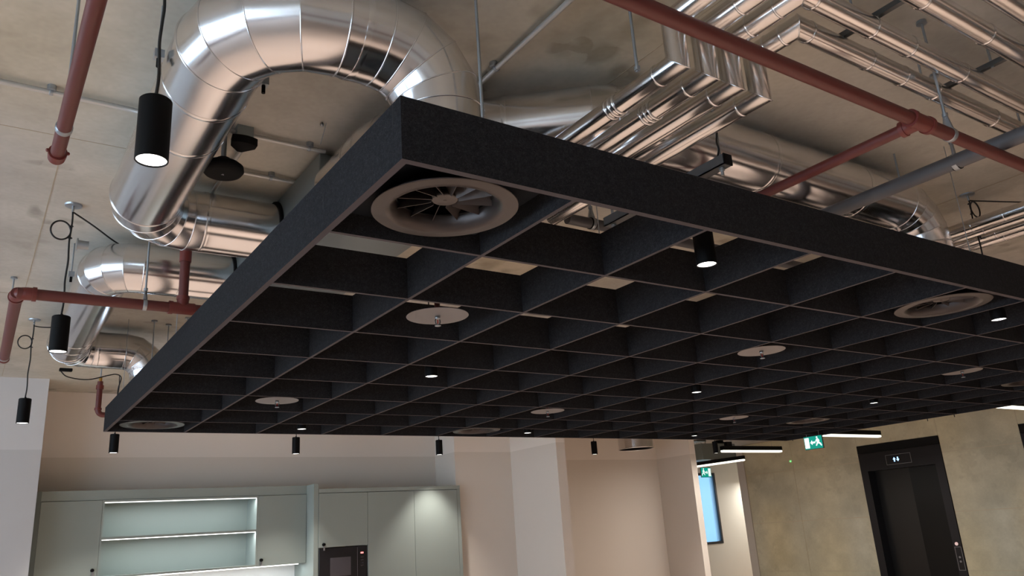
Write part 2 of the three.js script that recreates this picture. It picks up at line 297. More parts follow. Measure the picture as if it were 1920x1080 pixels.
const farRow = [[0.272, 6.8, 'black pendant below the far left corner of the raft'], [2.095, 6.88, 'black pendant above the dividing panel between shelves and tall cabinets'], [3.94, 6.98, 'black pendant above the last tall cabinet door'], [6.4, 6.95, 'black pendant left of the hanging silver round duct'], [8.73, 6.82, 'black pendant at the corridor mouth beside the strip lights']];
for (const [x, d, label] of farRow) spotlight(x, RB, d, label, 'pendants in a row before the kitchen', { rose: false, power: 11 });

// ================================================================ SPRINKLERS WITH DISCS
function sprinkler(x, d, label) {
  const y = RB + 0.03, g = thing('sprinkler', P(x, y, d), label, 'sprinkler', 'sprinkler heads in the raft');
  const disc = new THREE.LatheGeometry([[0.012, 0.003], [0.12, 0.003], [0.149, 0.0015], [0.15, 0], [0.149, -0.0012], [0.012, -0.001]].map(a => new THREE.Vector2(...a)), 48); part('baffle_disc', disc, M.white, g);
  part('body', new THREE.LatheGeometry([[0.001, -0.002], [0.013, -0.002], [0.013, -0.012], [0.009, -0.016], [0.001, -0.016]].map(a => new THREE.Vector2(...a)), 16), M.galv, g);
  for (const s of [-1, 1]) part('frame_arm', curveTube([new THREE.Vector3(s * 0.008, -0.012, 0), new THREE.Vector3(s * 0.013, -0.024, 0), new THREE.Vector3(s * 0.009, -0.04, 0), new THREE.Vector3(0, -0.046, 0)], 0.0026, 14, 6), M.frameDark, g);
  part('bulb', new THREE.CapsuleGeometry(0.003, 0.016, 4, 8).translate(0, -0.028, 0), std('#8e2a24', 0.2), g);
  part('deflector', new THREE.CylinderGeometry(0.015, 0.015, 0.0025, 18).translate(0, -0.048, 0), M.galv, g);
  part('drop_pipe', new THREE.CylinderGeometry(0.0135, 0.0135, H - y, 12).translate(0, (H - y) / 2, 0), M.red, g);
}
sprinkler(0.9, 1.475, 'white sprinkler disc nearest to the swirl diffuser in the near corner');
sprinkler(0.905, 3.87, 'white sprinkler disc near the far left corner of the raft');
sprinkler(3.27, 1.475, 'white sprinkler disc below the front spotlight, right of the raft middle');
sprinkler(3.34, 3.9, 'white sprinkler disc in the far middle of the raft');
sprinkler(5.7, 1.44, 'white sprinkler disc near the right picture edge');
sprinkler(5.78, 3.89, 'white sprinkler disc at the far edge above the corridor lights');

// ================================================================ SWIRL DIFFUSERS
const diffGeo = (() => {
  const flange = new THREE.LatheGeometry([[0.158, 0.055], [0.162, 0.03], [0.178, 0.008], [0.19, 0.003], [0.195, 0.006], [0.235, 0.006], [0.238, 0.009], [0.236, 0.014], [0.2, 0.014], [0.17, 0.06], [0.16, 0.062]].map(a => new THREE.Vector2(...a)), 72);
  const hub = new THREE.LatheGeometry([[0.0001, 0.038], [0.006, 0.0375], [0.007, 0.04], [0.04, 0.04], [0.044, 0.044], [0.044, 0.062], [0.0001, 0.062]].map(a => new THREE.Vector2(...a)), 36);
  const vane = new THREE.BoxGeometry(0.117, 0.0016, 0.06); vane.rotateX(-1.12); vane.translate(0.1015, 0.062, 0);
  const neck = new THREE.CylinderGeometry(0.16, 0.16, 0.12, 48, 1, true); neck.translate(0, 0.12, 0);
  const lip = new THREE.TorusGeometry(0.157, 0.004, 8, 64); lip.rotateX(Math.PI / 2); lip.translate(0, 0.056, 0);
  const sq = new THREE.Shape(); sq.moveTo(-0.27, -0.255); sq.lineTo(0.27, -0.255); sq.lineTo(0.27, 0.255); sq.lineTo(-0.27, 0.255); sq.closePath(); const hole = new THREE.Path(); hole.absarc(0, 0, 0.165, 0, Math.PI * 2, true); sq.holes.push(hole);
  const plate = new THREE.ExtrudeGeometry(sq, { depth: 0.003, bevelEnabled: false, curveSegments: 32 }); plate.rotateX(-Math.PI / 2); plate.translate(0, 0.055, 0);
  const sheet = plate.clone().translate(0, 0.004, 0);
  return { flange, hub, vane, neck, lip, plate, sheet };
})();
function swirlDiffuser(x, d, label) {
  const g = thing('swirl_diffuser', P(x, RB + 0.012, d), label, 'air diffuser', 'round swirl diffusers in the raft');
  part('flange', diffGeo.flange, M.diffuser, g); part('mounting_plate', diffGeo.plate, M.plateDark, g); part('plenum_sheet', diffGeo.sheet, M.galvSheet, g); part('rim_gasket', diffGeo.lip, M.black, g); part('hub', diffGeo.hub, M.diffCore, g); part('neck', diffGeo.neck, M.blackMatt, g);
  for (let k = 0; k < 12; k++) { const v = part('vane', diffGeo.vane, M.diffCore, g); v.rotation.y = k / 12 * 2 * Math.PI + 0.2; }
  part('back_plate', new THREE.CylinderGeometry(0.1595, 0.1595, 0.004, 40).translate(0, 0.178, 0), M.blackMatt, g);
}
swirlDiffuser(0.29, 0.31, 'large swirl diffuser in the near corner cell of the raft');
swirlDiffuser(0.3, 5.08, 'swirl diffuser in the far left corner cell of the raft');
swirlDiffuser(3.32, 0.315, 'swirl diffuser in the front row of cells near the right side');
swirlDiffuser(3.32, 5.08, 'swirl diffuser at the far edge of the raft above the tall cabinets');
swirlDiffuser(cx(11), cz(6), 'swirl diffuser low in the raft above the lift side exit sign');
swirlDiffuser(cx(11), cz(2), 'swirl diffuser cut by the right picture edge');

// ================================================================ DUCTS
function duct(corners, R, r, label, bands = [], opts = {}) {
  const g = thing('air_duct', null, label, 'air duct', 'bare metal air ducts'), seg = 64;
  const q = route(corners, R, opts.gores ?? 4), pts = q.map(a => a.p), { rings, dir } = ringsOf(pts, r, seg);
  for (let i = 0; i < dir.length; i++) {
    const a = q[i].k, b = q[i + 1].k, bend = (a === 'in' || a === 'bend') && (b === 'bend' || b === 'out');
    part(bend ? 'elbow_gore' : 'duct_section', shell(rings[i], rings[i + 1], pts[i], dir[i], pts[i].distanceTo(pts[i + 1]), 1), M.alu, g);
  }
  for (let i = 1; i < pts.length - 1; i++) part('joint_bead', bead(rings[i], q[i].k === 'bend' ? 0.0024 : 0.0034), M.aluBand, g);
  for (const [c, u] of bands) { const a = corners[c], b = corners[c + 1], at = a.clone().lerp(b, u), dd = b.clone().sub(a).normalize(); part('joint_band', band(at, dd, r, 0.022, 0.0022), M.aluBand, g); }
  if (opts.collar) { const a = corners[0], dd = corners[1].clone().sub(a).normalize(); part('collar', band(a.clone().addScaledVector(dd, 0.008), dd, r, 0.016, 0.014), M.blackMatt, g); }
  for (const [c, u] of opts.brackets ?? []) {                            // side lug, bolt and hanging rod
    const a = corners[c], b = corners[c + 1], at = a.clone().lerp(b, u), dd = b.clone().sub(a).normalize(), side = new THREE.Vector3(dd.z, 0, -dd.x);
    for (const s of [-1, 1]) { const o = at.clone().addScaledVector(side, s * (r + 0.022)); part('hanger_lug', new THREE.BoxGeometry(0.03, 0.03, 0.03).translate(o.x, o.y, o.z), M.galv, g); part('hanger_bolt', rod(o.clone().setY(o.y - 0.045), o.clone().setY(o.y + 0.012), 0.007, 8), M.blackMatt, g); part('hanger_rod', rod(o, o.clone().setY(H), 0.004, 6), M.galv, g); }
  }
  return g;
}
const DY = 3.18;
duct([P(0.3, DY, 2.115), P(-0.352, DY, 2.115), P(-0.352, DY, 0.325), P(0.292, DY, 0.325), P(0.292, 2.78, 0.325)], [0.22, 0.285, 0.225], 0.1505, 'nearest silver air duct, hooking round at the upper left above the raft corner', [[0, 0.55], [1, 0.55], [1, 0.72], [2, 0.52]], { collar: true, brackets: [[1, 0.77]], gores: 4 });
duct([P(0.3, DY, 2.94), P(-0.356, DY, 2.94), P(-0.356, DY, 5.04), P(0.24, DY, 5.04), P(0.24, 2.78, 5.04)], [0.17, 0.17, 0.19], 0.141, 'second silver air duct, looping down behind the red pipe at the left', [[0, 0.45], [1, 0.72], [1, 0.82], [2, 0.35]], { collar: true, brackets: [[1, 0.12]], gores: 4 });
duct([P(0.415, DY, 1.46), P(0.415, DY, 0.97), P(1.1, DY, 0.36), P(3.35, DY, 0.352), P(3.35, 2.78, 0.352)], [0.2, 0.2, 0.22], 0.139, 'long silver air duct running right behind the raft front under the pipes', [[1, 0.55], [2, 0.4], [2, 0.72], [0, 0.6]], { gores: 4 });
duct([P(3.34, 3.32, 5.08), P(3.34, 2.8, 5.08)], 0.1, 0.12, 'short duct spigot above the far middle swirl diffuser', []);
{ // round drum of duct hanging before the recess wall
  const g = thing('hanging_duct', P(7.75, 0, 7.55), 'short silver round duct hanging open over the recess wall', 'air duct');
  part('duct_section', new THREE.CylinderGeometry(0.27, 0.27, 0.5, 64, 1, true).translate(0, 2.99, 0), M.alu, g);
  part('joint_bead', new THREE.TorusGeometry(0.27, 0.008, 8, 64).rotateX(Math.PI / 2).translate(0, 2.745, 0), M.aluBand, g);
  part('inner_sleeve', new THREE.CylinderGeometry(0.262, 0.262, 0.5, 48, 1, true).translate(0, 2.995, 0), M.blackMatt, g);
  part('top_plate', new THREE.CylinderGeometry(0.275, 0.275, 0.12, 48).translate(0, 3.3, 0), M.galvSheet, g);
}
{ // fan coil unit the ducts start from
  const g = thing('fan_coil_unit', P(0.65, 3.02, 2.45), 'grey sheet metal fan coil box above the raft, fed by the ducts', 'fan coil unit');
  part('casing', rbox(-0.35, 0.2, 0, 0.326, -0.99, 1.05, 0.006), M.galvSheet, g);
  part('access_panel', rbox(-0.3, 0.15, -0.006, 0.002, -0.9, -0.2, 0.002), M.galvSheet, g);
  part('access_panel', rbox(-0.3, 0.15, -0.006, 0.002, -0.12, 0.9, 0.002), M.galvSheet, g);
  for (const [x, d] of [[-0.32, -0.93], [-0.32, 0.0], [-0.32, 0.95], [0.17, -0.93], [0.17, 0.95]]) part('fixing_lug', rod(P(x, 0.326, d), P(x, 0.352, d), 0.01, 8), M.galv, g);
  part('drain_stub', rod(P(-0.355, 0.05, -0.75), P(-0.4, 0.05, -0.75), 0.016, 12), M.greyPipe, g);
}
{ const g = thing('mounting_stub', P(-0.585, 3.16, 2.62), 'small galvanised stub fixed beside the second duct elbow', 'bracket'); part('stub', rod(P(0.035, 0.0, 0), P(0.085, 0.0, 0), 0.024, 16), M.galv, g); part('flange', rod(P(0.03, 0, 0), P(0.036, 0, 0), 0.034, 16), M.galv, g); }

// ================================================================ CLAD PIPES
function cladPipe(corners, r, label, group, bands, clamps = []) {
  const g = thing('insulated_pipe', null, label, 'pipe', group), { rings, dir } = ringsOf(corners, r, 40);
  for (let i = 0; i < dir.length; i++) part('pipe_section', shell(rings[i], rings[i + 1], corners[i], dir[i], corners[i].distanceTo(corners[i + 1]), 0.22), M.clad, g);
  for (let i = 1; i < corners.length - 1; i++) part('mitre_seam', bead(rings[i], 0.0022), M.aluBand, g);
  part('end_cap', cap(rings[0], true), M.clad, g); part('end_cap', cap(rings[rings.length - 1], false), M.clad, g);
  for (const [s, list] of bands) for (const u of list) { const at = corners[s].clone().lerp(corners[s + 1], u); part('strap', band(at, dir[s], r, 0.009, 0.0022), M.aluBand, g); }
  for (const [s, u] of clamps) for (const k of [-1, 0, 1]) { const at = corners[s].clone().lerp(corners[s + 1], u).addScaledVector(dir[s], k * 0.021); part('clamp_ring', band(at, dir[s], r, 0.009, 0.005), M.aluBand, g); }
  return g;
}
const PX = [0.828, 0.966, 1.09, 1.232], PH = [-0.88, -0.745, -0.567, -0.443], LO = 2.99, HI = 3.15;
const far = [1.42, 1.42, 1.42, 0.945], clampAt = [0.3, 0.27, null, null], words = ['leftmost', 'second from left', 'third from left', 'rightmost'];
for (let k = 0; k < 4; k++) {
  const rz = -0.262 + (k - 1.5) * 0.002, c = [P(PX[k], LO, far[k]), P(PX[k], LO, rz), P(PX[k], HI, rz), P(PX[k], HI, PH[k]), P(7.5, HI, PH[k])];
  const L0 = far[k] - rz, b0 = [1 - 0.085 / L0, 1 - 0.5 / L0], seg3 = 7.5 - PX[k];
  const first = [[0.09, 0.42, 0.78], [0.12, 0.5, 0.9], [0.055, 0.37, 0.6, 0.95], [0.055, 0.4, 0.62, 0.84, 1.3]][k].map(v => v / seg3);
  cladPipe(c, 0.0365, `silver clad pipe, ${words[k]} of the four where they step down over the raft`, 'clad pipes above the raft', [[0, k === 3 ? [b0[0]] : [b0[0]]], [2, [0.35, 0.72]], [3, first]], clampAt[k] ? [[0, 1 - clampAt[k] / L0 * 1.0]] : []);
  part('drop_elbow', cap(ringsOf([P(PX[k], LO, far[k]), P(PX[k], LO, rz)], 0.039, 24).rings[0], true), M.clad, scene.children[scene.children.length - 1]);
}
for (let k = 0; k < 4; k++) {
  const x = [3.68, 3.815, 3.955, 4.06][k], r = [0.036, 0.028, 0.03, 0.03][k];
  cladPipe([P(x, 3.1, 3.2), P(x, 3.1, -0.3)], r, `clad pipe at the right picture edge behind the raft, ${['nearest the ceiling loop cable', 'second from the top', 'third from the top', 'lowest'][k]}`, 'clad pipes at the right edge', [[0, [0.85, 0.9 + 0.015 * k, 0.71]]]);
}
{ // channel beside the low pipes with threaded rod
  const g = thing('channel_bracket', P(1.372, 0, 0.03), 'steel channel bracket hanging below the clad pipes behind the raft front', 'bracket'), y = 2.885;
  part('channel', join([box(-0.022, 0.022, y, y + 0.005, 0, 0.7), box(-0.022, -0.018, y, y + 0.042, 0, 0.7), box(0.018, 0.022, y, y + 0.042, 0, 0.7)]), M.channel, g);
  part('end_cap', box(-0.023, 0.023, y - 0.001, y + 0.043, -0.006, 0), M.blackMatt, g);
  for (const d of [0.03, 0.66]) { part('threaded_rod', rod(P(0, y - 0.03, d), P(0, H, d), 0.0062, 8), M.galv, g); part('nut', new THREE.CylinderGeometry(0.012, 0.012, 0.01, 6).translate(0, y - 0.006, -d), M.galv, g); }
  part('cable', curveTube([P(-0.008, 3.03, 0.02), P(-0.014, 2.99, 0.024), P(-0.008, 2.96, 0.024), P(-0.014, 2.93, 0.03)], 0.004, 20, 6), M.cable, g);
}
for (const [x, ds, label] of [[2.2, [-0.62, -0.36], 'ceiling channel crossing the clad pipes beside the red pipe hanger'], [1.5, [-0.7, -0.5], 'ceiling channel over the clad pipes near their corner'], [3.0, [-0.66, -0.38], 'ceiling channel over the clad pipes at the right edge']]) {
  const g = thing('channel_bracket', P(x, 0, 0), label, 'bracket', 'ceiling channels over the clad pipes');
  part('channel', box(-0.01, 0.01, 3.195, 3.215, -0.95, -0.36), M.channel, g); for (const d of ds) part('threaded_rod', rod(P(0, 3.19, d), P(0, H, d), 0.005, 8), M.galv, g);
  part('nut', new THREE.CylinderGeometry(0.011, 0.011, 0.012, 6).translate(0, 3.19, 0.38), M.galv, g);
}
const hanger = (x, d, y0, r, axis, label, rodTop = H, mat = M.galv) => {  // strap clamp round a pipe, nut and threaded rod
  const g = thing('pipe_hanger', P(x, y0, d), label, 'pipe hanger'), dir = axis === 'x' ? new THREE.Vector3(1, 0, 0) : new THREE.Vector3(0, 0, 1);
  part('strap', band(new THREE.Vector3(), dir, r, 0.02, 0.003), mat, g);
  const w = axis === 'x' ? [0.01, r * 0.55] : [r * 0.55, 0.01]; const neck = new THREE.CylinderGeometry(0.011, axis === 'x' ? r * 0.95 : 0.013, 0.05, 4, 1, true); neck.rotateY(Math.PI / 4); neck.scale(axis === 'x' ? 0.5 : 1, 1, axis === 'x' ? 1 : 0.5); neck.translate(0, r + 0.025, 0); part('hanger_yoke', neck, mat, g);
  part('nut', new THREE.CylinderGeometry(0.011, 0.011, 0.014, 6).translate(0, r + 0.056, 0), M.galv, g);
  part('threaded_rod', rod(new THREE.Vector3(0, r + 0.04, 0), new THREE.Vector3(0, rodTop - y0, 0), 0.0052, 8), M.galv, g);
  part('ceiling_anchor', new THREE.CylinderGeometry(0.018, 0.02, 0.012, 12).translate(0, rodTop - y0 - 0.006, 0), M.galv, g);
  return g;
};
// ================================================================ RED SPRINKLER PIPES
{
  const y = 2.885, d = -0.522, r = 0.0238, xt = 1.735;
  const g = thing('sprinkler_pipe', null, 'long red sprinkler pipe crossing the upper right with a tee branch', 'pipe', 'red sprinkler pipes');
  part('pipe_run', rod(P(-1.2, y, d), P(7, y, d), r, 24), M.red, g); part('branch_pipe', rod(P(xt, y, d), P(xt, y, 2.3), r * 0.86, 24), M.red, g);
  const t = part('tee_fitting', join([rod(P(xt - 0.055, y, d), P(xt + 0.055, y, d), r * 1.2, 24), rod(P(xt, y, d), P(xt, y, d + 0.058), r * 1.12, 24)]), M.redFit, g);
  for (const q of [rod(P(xt - 0.062, y, d), P(xt - 0.044, y, d), r * 1.34, 24), rod(P(xt + 0.044, y, d), P(xt + 0.062, y, d), r * 1.34, 24), rod(P(xt, y, d + 0.05), P(xt, y, d + 0.066), r * 1.26, 24)]) part('tee_collar', q, M.redFit, t);
  hanger(1.94, d, y, r, 'x', 'galvanised pipe hanger round the red pipe just right of its tee');
  hanger(3.6, d, y, r, 'x', 'pipe hanger of the long red pipe beyond the right picture edge');
}
{
  const y = 2.83, x = -0.771, r = 0.0207, e = 0.9, g = thing('sprinkler_pipe', null, 'red sprinkler pipe coming down from the top left picture edge', 'pipe', 'red sprinkler pipes');
  part('pipe_run', rod(P(x, y, -3.2), P(x, y, e), r, 24), M.red, g);
  const c = part('end_coupling', join([rod(P(x, y, e - 0.03), P(x, y, e - 0.012), r * 1.3, 24), rod(P(x, y, e - 0.012), P(x, y, e + 0.012), r * 1.22, 24)]), M.redFit, g);
  part('end_cap', new THREE.SphereGeometry(r * 1.2, 24, 14).scale(1, 1, 0.7).translate(x, y, -(e + 0.012)), M.redFit, c);
  for (const q of [-1, 1]) part('coupling_bolt', new THREE.SphereGeometry(0.006, 10, 8).translate(x + q * r * 1.35, y + 0.004, -(e - 0.022)), M.redFit, c);
  hanger(x, 0.7, y, r, 'd', 'galvanised strap hanger near the end of the upper left red pipe');
}
{
  const y = 2.85, d = 2.54, r = 0.0272, x0 = -0.787, xt = -0.04, g = thing('sprinkler_pipe', null, 'red sprinkler pipe with an elbow crossing in front of the second duct', 'pipe', 'red sprinkler pipes');
  part('pipe_run', rod(P(x0, y, d), P(1.4, y, d), r, 24), M.red, g); part('pipe_run', rod(P(x0, y, d), P(x0 + 0.015, y, 4.02), r, 24), M.red, g);
  const e = part('elbow', sweep([P(x0 + 0.075, y, d), P(x0, y, d), P(x0, y, d + 0.075)], 0.05, r * 1.16, 24, 8), M.redFit, g);
  for (const q of [rod(P(x0 + 0.062, y, d), P(x0 + 0.08, y, d), r * 1.3, 24), rod(P(x0, y, d + 0.062), P(x0, y, d + 0.08), r * 1.3, 24)]) part('elbow_collar', q, M.redFit, e);
  part('riser', rod(P(xt, y, d), P(xt, H, d), r * 0.92, 24), M.red, g);
  const t = part('tee_fitting', join([rod(P(xt - 0.06, y, d), P(xt + 0.06, y, d), r * 1.16, 24), rod(P(xt, y, d), P(xt, y + 0.06, d), r * 1.1, 24)]), M.redFit, g);
  for (const q of [rod(P(xt - 0.07, y, d), P(xt - 0.05, y, d), r * 1.3, 24), rod(P(xt, y + 0.048, d), P(xt, y + 0.066, d), r * 1.22, 24)]) part('tee_collar', q, M.redFit, t);
  part('riser_joint', rod(P(xt, y + 0.26, d), P(xt, y + 0.34, d), r * 1.12, 24), M.redFit, g);
  part('end_cap', new THREE.SphereGeometry(r * 1.12, 20, 14).translate(x0 + 0.015, y, -4.03), M.redFit, g);
  hanger(-0.225, d, y, r, 'x', 'flat galvanised hanger on the red pipe left of its riser');
  hanger(x0 + 0.012, 3.97, y, r, 'd', 'pipe hanger on the far end of the left red pipe');
}
{
  const d = 6.2, x = 0.035, r = 0.024, g = thing('sprinkler_pipe', null, 'short red drop pipe with elbow beside the far left raft corner', 'pipe', 'red sprinkler pipes');
  part('pipe_run', sweep([P(x, 3.16, d), P(x, 2.86, d), P(0.9, 2.86, d)], 0.045, r, 20, 8), M.red, g);
  part('collar', join([rod(P(x, 3.09, d), P(x, 3.125, d), r * 1.35, 20), rod(P(x, 2.9, d), P(x, 2.92, d), r * 1.25, 20)]), M.redFit, g);
  part('brass_fitting', rod(P(x, 3.16, d), P(x, 3.2, d), 0.014, 12), M.brass, g); part('rod', rod(P(x, 3.2, d), P(x, H, d), 0.006, 8), M.galv, g);
}
// ================================================================ GREY PIPES, CONDUITS
{
  const x = 2.365, y = 2.955, g = thing('drain_pipe', null, 'matt grey plastic pipe running diagonally right of the red tee', 'pipe', 'grey plastic pipes');
  part('pipe_run', rod(P(x, y, -2.2), P(x, y, 1.6), 0.0322, 24), M.greyPipe, g);
  const h = hanger(2.37, -0.335, y, 0.033, 'd', 'rubber lined clamp holding the grey plastic pipe'); part('rubber_lining', band(new THREE.Vector3(), new THREE.Vector3(0, 0, 1), 0.0325, 0.03, 0.002), M.blackMatt, h);
}
{
  const d = 0.945, y = 3.0, g = thing('drain_pipe', null, 'grey plastic pipe seen through the front row raft opening', 'pipe', 'grey plastic pipes');
  part('pipe_run', rod(P(1.32, y, d), P(3.6, y, d), 0.026, 20), M.greyPipe, g);
  const h = hanger(1.47, d, y, 0.0265, 'x', 'black lined clamp on the grey pipe inside the front raft opening'); part('rubber_lining', band(new THREE.Vector3(), new THREE.Vector3(1, 0, 0), 0.0262, 0.03, 0.003), M.blackMatt, h);
}
function conduit(a, b, label, saddles) {
  const g = thing('conduit', null, label, 'conduit', 'ceiling conduits'); part('tube', rod(a, b, 0.0105, 14), M.conduit, g);
  const dir = b.clone().sub(a).normalize();
  for (const u of saddles) { const at = a.clone().lerp(b, u); part('saddle', band(at, dir, 0.0105, 0.014, 0.003), M.galv, g); part('saddle_base', new THREE.CylinderGeometry(0.016, 0.016, 0.02, 12).translate(at.x + Math.abs(dir.z) * -0.012, H - 0.01, at.z + Math.abs(dir.x) * 0.012), M.galv, g); }
}
conduit(P(-3.5, H - 0.022, 1.445), P(0.32, H - 0.022, 1.445), 'pale conduit on the ceiling passing behind the upper left red pipe', [0.71, 0.98]);
conduit(P(-0.1, H - 0.022, 1.82), P(0.42, H - 0.022, 1.82), 'short conduit on the ceiling beside the black speaker', [0.55]);
conduit(P(-0.02, H - 0.024, 1.46), P(-0.02, H - 0.024, 2.2), 'cross conduit running up to the black speaker', [0.4]);
conduit(P(0.652, H - 0.022, -2.5), P(0.652, H - 0.022, 1.1), 'steel conduit on the ceiling right of the duct elbow', [0.83]);
{ // black ceiling speaker and its neighbour
  const g = thing('speaker', P(-0.108, 3.185, 1.545), 'round black speaker hanging from the ceiling behind the duct leg', 'speaker');
  part('housing', new THREE.LatheGeometry([[0.0001, 0.075], [0.03, 0.075], [0.036, 0.055], [0.07, 0.05], [0.086, 0.036], [0.088, 0.018], [0.078, 0.004], [0.06, 0.0], [0.0001, 0.0]].map(a => new THREE.Vector2(...a)), 48), M.blackMatt, g);
  part('badge', new THREE.CylinderGeometry(0.007, 0.007, 0.002, 3).translate(0, -0.0008, 0), M.galv, g); part('stem', rod(new THREE.Vector3(0, 0.07, 0), new THREE.Vector3(0, H - 3.185, 0), 0.012, 12), M.galv, g);
  const b = thing('sensor', P(-0.055, 3.285, 1.44), 'small black wedge shaped sensor on a plate by the conduit', 'sensor');
  part('back_box', box(-0.035, 0.035, 0.03, 0.085, -0.035, 0.035), M.galvSheet, b);
  const sh = new THREE.Shape(); sh.moveTo(-0.05, 0.03); sh.quadraticCurveTo(0, 0.055, 0.05, 0.03); sh.lineTo(0.045, -0.01); sh.lineTo(0.008, -0.05); sh.lineTo(-0.008, -0.05); sh.lineTo(-0.05, 0); const eg = new THREE.ExtrudeGeometry(sh, { depth: 0.03, bevelEnabled: true, bevelSize: 0.004, bevelThickness: 0.004, bevelSegments: 2 }); eg.rotateX(-Math.PI / 2); eg.rotateY(Math.PI); part('housing', eg, M.blackMatt, b);
}
{ const g = thing('rod_hanger', P(0.243, 0, 1.3), 'thin wire with a ceiling eyelet dropping to the fan coil box', 'wire'); part('wire', rod(P(0, 3.3, 0), P(0, H, -0.07), 0.002, 6), M.galv, g); part('eyelet', new THREE.SphereGeometry(0.009, 12, 8).translate(-0.02, H - 0.012, 0.07), M.galv, g); }
for (const [x, d, y0, label] of [[0.3, 0.075, 2.78, 'threaded rod holding the raft beside the near duct elbow'], [0.76, -0.153, 3.0, 'threaded rod dropping to the leftmost clad pipe'], [2.95, 0.2, 3.2, 'threaded rod dropping to the long duct behind the grey pipe']]) {
  const g = thing('threaded_rod', P(x, 0, d), label, 'rod', 'threaded rods'); part('rod', rod(P(0, y0, 0), P(0, H, 0), 0.0052, 8), M.galv, g); part('anchor', new THREE.CylinderGeometry(0.011, 0.011, 0.014, 6).translate(0, y0 + 0.012, 0), M.galv, g);
}
for (const [x, d, y0, label] of [[0.2, 4.72, 3.02, 'thin ceiling rod behind the second duct, left of its neighbours'], [0.32, 4.8, 3.0, 'thin ceiling rod behind the second duct, middle of three'], [0.41, 4.55, 2.95, 'thin ceiling rod behind the second duct nearest the raft']]) {
  const g = thing('threaded_rod', P(x, 0, d), label, 'rod', 'threaded rods'); part('rod', rod(P(0, y0, 0), P(0, H, 0), 0.0045, 8), M.galv, g); part('anchor', new THREE.CylinderGeometry(0.022, 0.022, 0.012, 12).translate(0, H - 0.006, 0), M.galv, g);
}
{ // connector box and drooping cable under the second duct
  const g = thing('cable_connector', P(-0.335, 3.035, 5.16), 'black connector box with a drooping cable below the second duct', 'cable'); part('connector', rbox(-0.045, 0.045, -0.012, 0.012, -0.02, 0.02, 0.006), M.blackMatt, g);
  part('cable', curveTube([P(-0.04, -0.005, 0), P(0.02, -0.05, 0.02), P(0.16, -0.062, 0.03), P(0.3, -0.02, 0.04), P(0.36, -0.005, 0.05), P(0.4, -0.03, 0.05), P(0.385, -0.12, 0.05), P(0.385, -0.22, 0.05)], 0.0045, 60, 8), M.cable, g);
}

// ================================================================ KITCHEN
function door(g, x0, x1, y0, y1, d, knobAt) {
  const p = part('door', rbox(x0 + 0.0015, x1 - 0.0015, y0 + 0.0015, y1 - 0.0015, d - 0.02, d, 0.002), M.sage, g);
  if (knobAt) { const k = part('lock_knob', new THREE.CylinderGeometry(0.016, 0.018, 0.03, 16).rotateX(Math.PI / 2).translate(knobAt[0], knobAt[1], -(d - 0.035)), M.black, p); part('key', box(knobAt[0] - 0.004, knobAt[0] + 0.014, knobAt[1] - 0.065, knobAt[1] - 0.012, d - 0.03, d - 0.026), M.line, p); k.castShadow = true; }
  return p;
}
const KB = ZB - 0.004, UF = 7.55, TF = 7.31;
{ const g = thing('upper_cabinet', null, 'sage green wall cabinet left of the lit shelves', 'cabinet', 'kitchen wall cabinets'); part('carcass', box(-0.235, 0.31, 1.46, 2.2, UF + 0.002, KB), M.sage, g); part('end_panel', box(-0.285, -0.235, 0, 2.3, UF - 0.02, KB), M.sageDark, g); door(g, -0.235, 0.315, 1.46, 2.2, UF, [0.27, 1.525]); }
{ const g = thing('upper_cabinet', null, 'sage green wall cabinet right of the lit shelves', 'cabinet', 'kitchen wall cabinets'); part('carcass', box(1.905, 2.46, 1.44, 2.2, UF + 0.002, KB), M.sage, g); door(g, 1.9, 2.46, 1.44, 2.2, UF, [1.945, 1.505]); }
{
  const g = thing('shelf_unit', null, 'open sage shelf unit with two glowing strip lights in the kitchen', 'shelf'), x0 = 0.315, x1 = 1.9, f = UF - 0.02;
  part('back_panel', box(x0, x1, 1.44, 2.2, KB - 0.03, KB), M.sage, g); part('side_panel', box(x0, x0 + 0.018, 1.44, 2.2, f, KB - 0.03), M.sage, g); part('side_panel', box(x1 - 0.018, x1, 1.44, 2.2, f, KB - 0.03), M.sage, g);
  part('shelf', box(x0 + 0.018, x1 - 0.018, 2.18, 2.2, f, KB - 0.03), M.sage, g); part('shelf', box(x0 + 0.018, x1 - 0.018, 1.812, 1.834, f, KB - 0.03), M.sage, g); part('shelf', box(x0 + 0.018, x1 - 0.018, 1.44, 1.46, f, KB - 0.03), M.sage, g);
  for (const y of [2.18, 1.812]) { part('led_strip', box(x0 + 0.02, x1 - 0.02, y - 0.008, y, f + 0.012, f + 0.03), M.led, g); const l = new THREE.RectAreaLight(COOL, 130, x1 - x0 - 0.05, 0.016); l.position.copy(P((x0 + x1) / 2, y - 0.011, f + 0.021)); l.rotation.x = -Math.PI / 2; scene.add(l); }
}
{ const g = thing('filler_panel', null, 'flat sage filler strip above the wall cabinets', 'panel'); part('board', box(-0.235, 2.46, 2.203, 2.3, UF - 0.01, KB), M.sage, g); }
{ const g = thing('under_cabinet_light', null, 'glowing strip under the wall cabinets lighting the white splashback', 'strip light'); part('led_strip', box(0.4, 2.4, 1.428, 1.438, UF + 0.06, UF + 0.08), M.led, g); const l = new THREE.RectAreaLight(COOL, 60, 2.0, 0.02); l.position.copy(P(1.4, 1.425, UF + 0.07)); l.rotation.x = -Math.PI / 2; scene.add(l); }
{ const g = thing('splashback', null, 'white splashback under the wall cabinets', 'splashback'); part('board', box(-0.235, 2.46, 0.9, 1.435, KB - 0.015, KB), M.splash, g); }
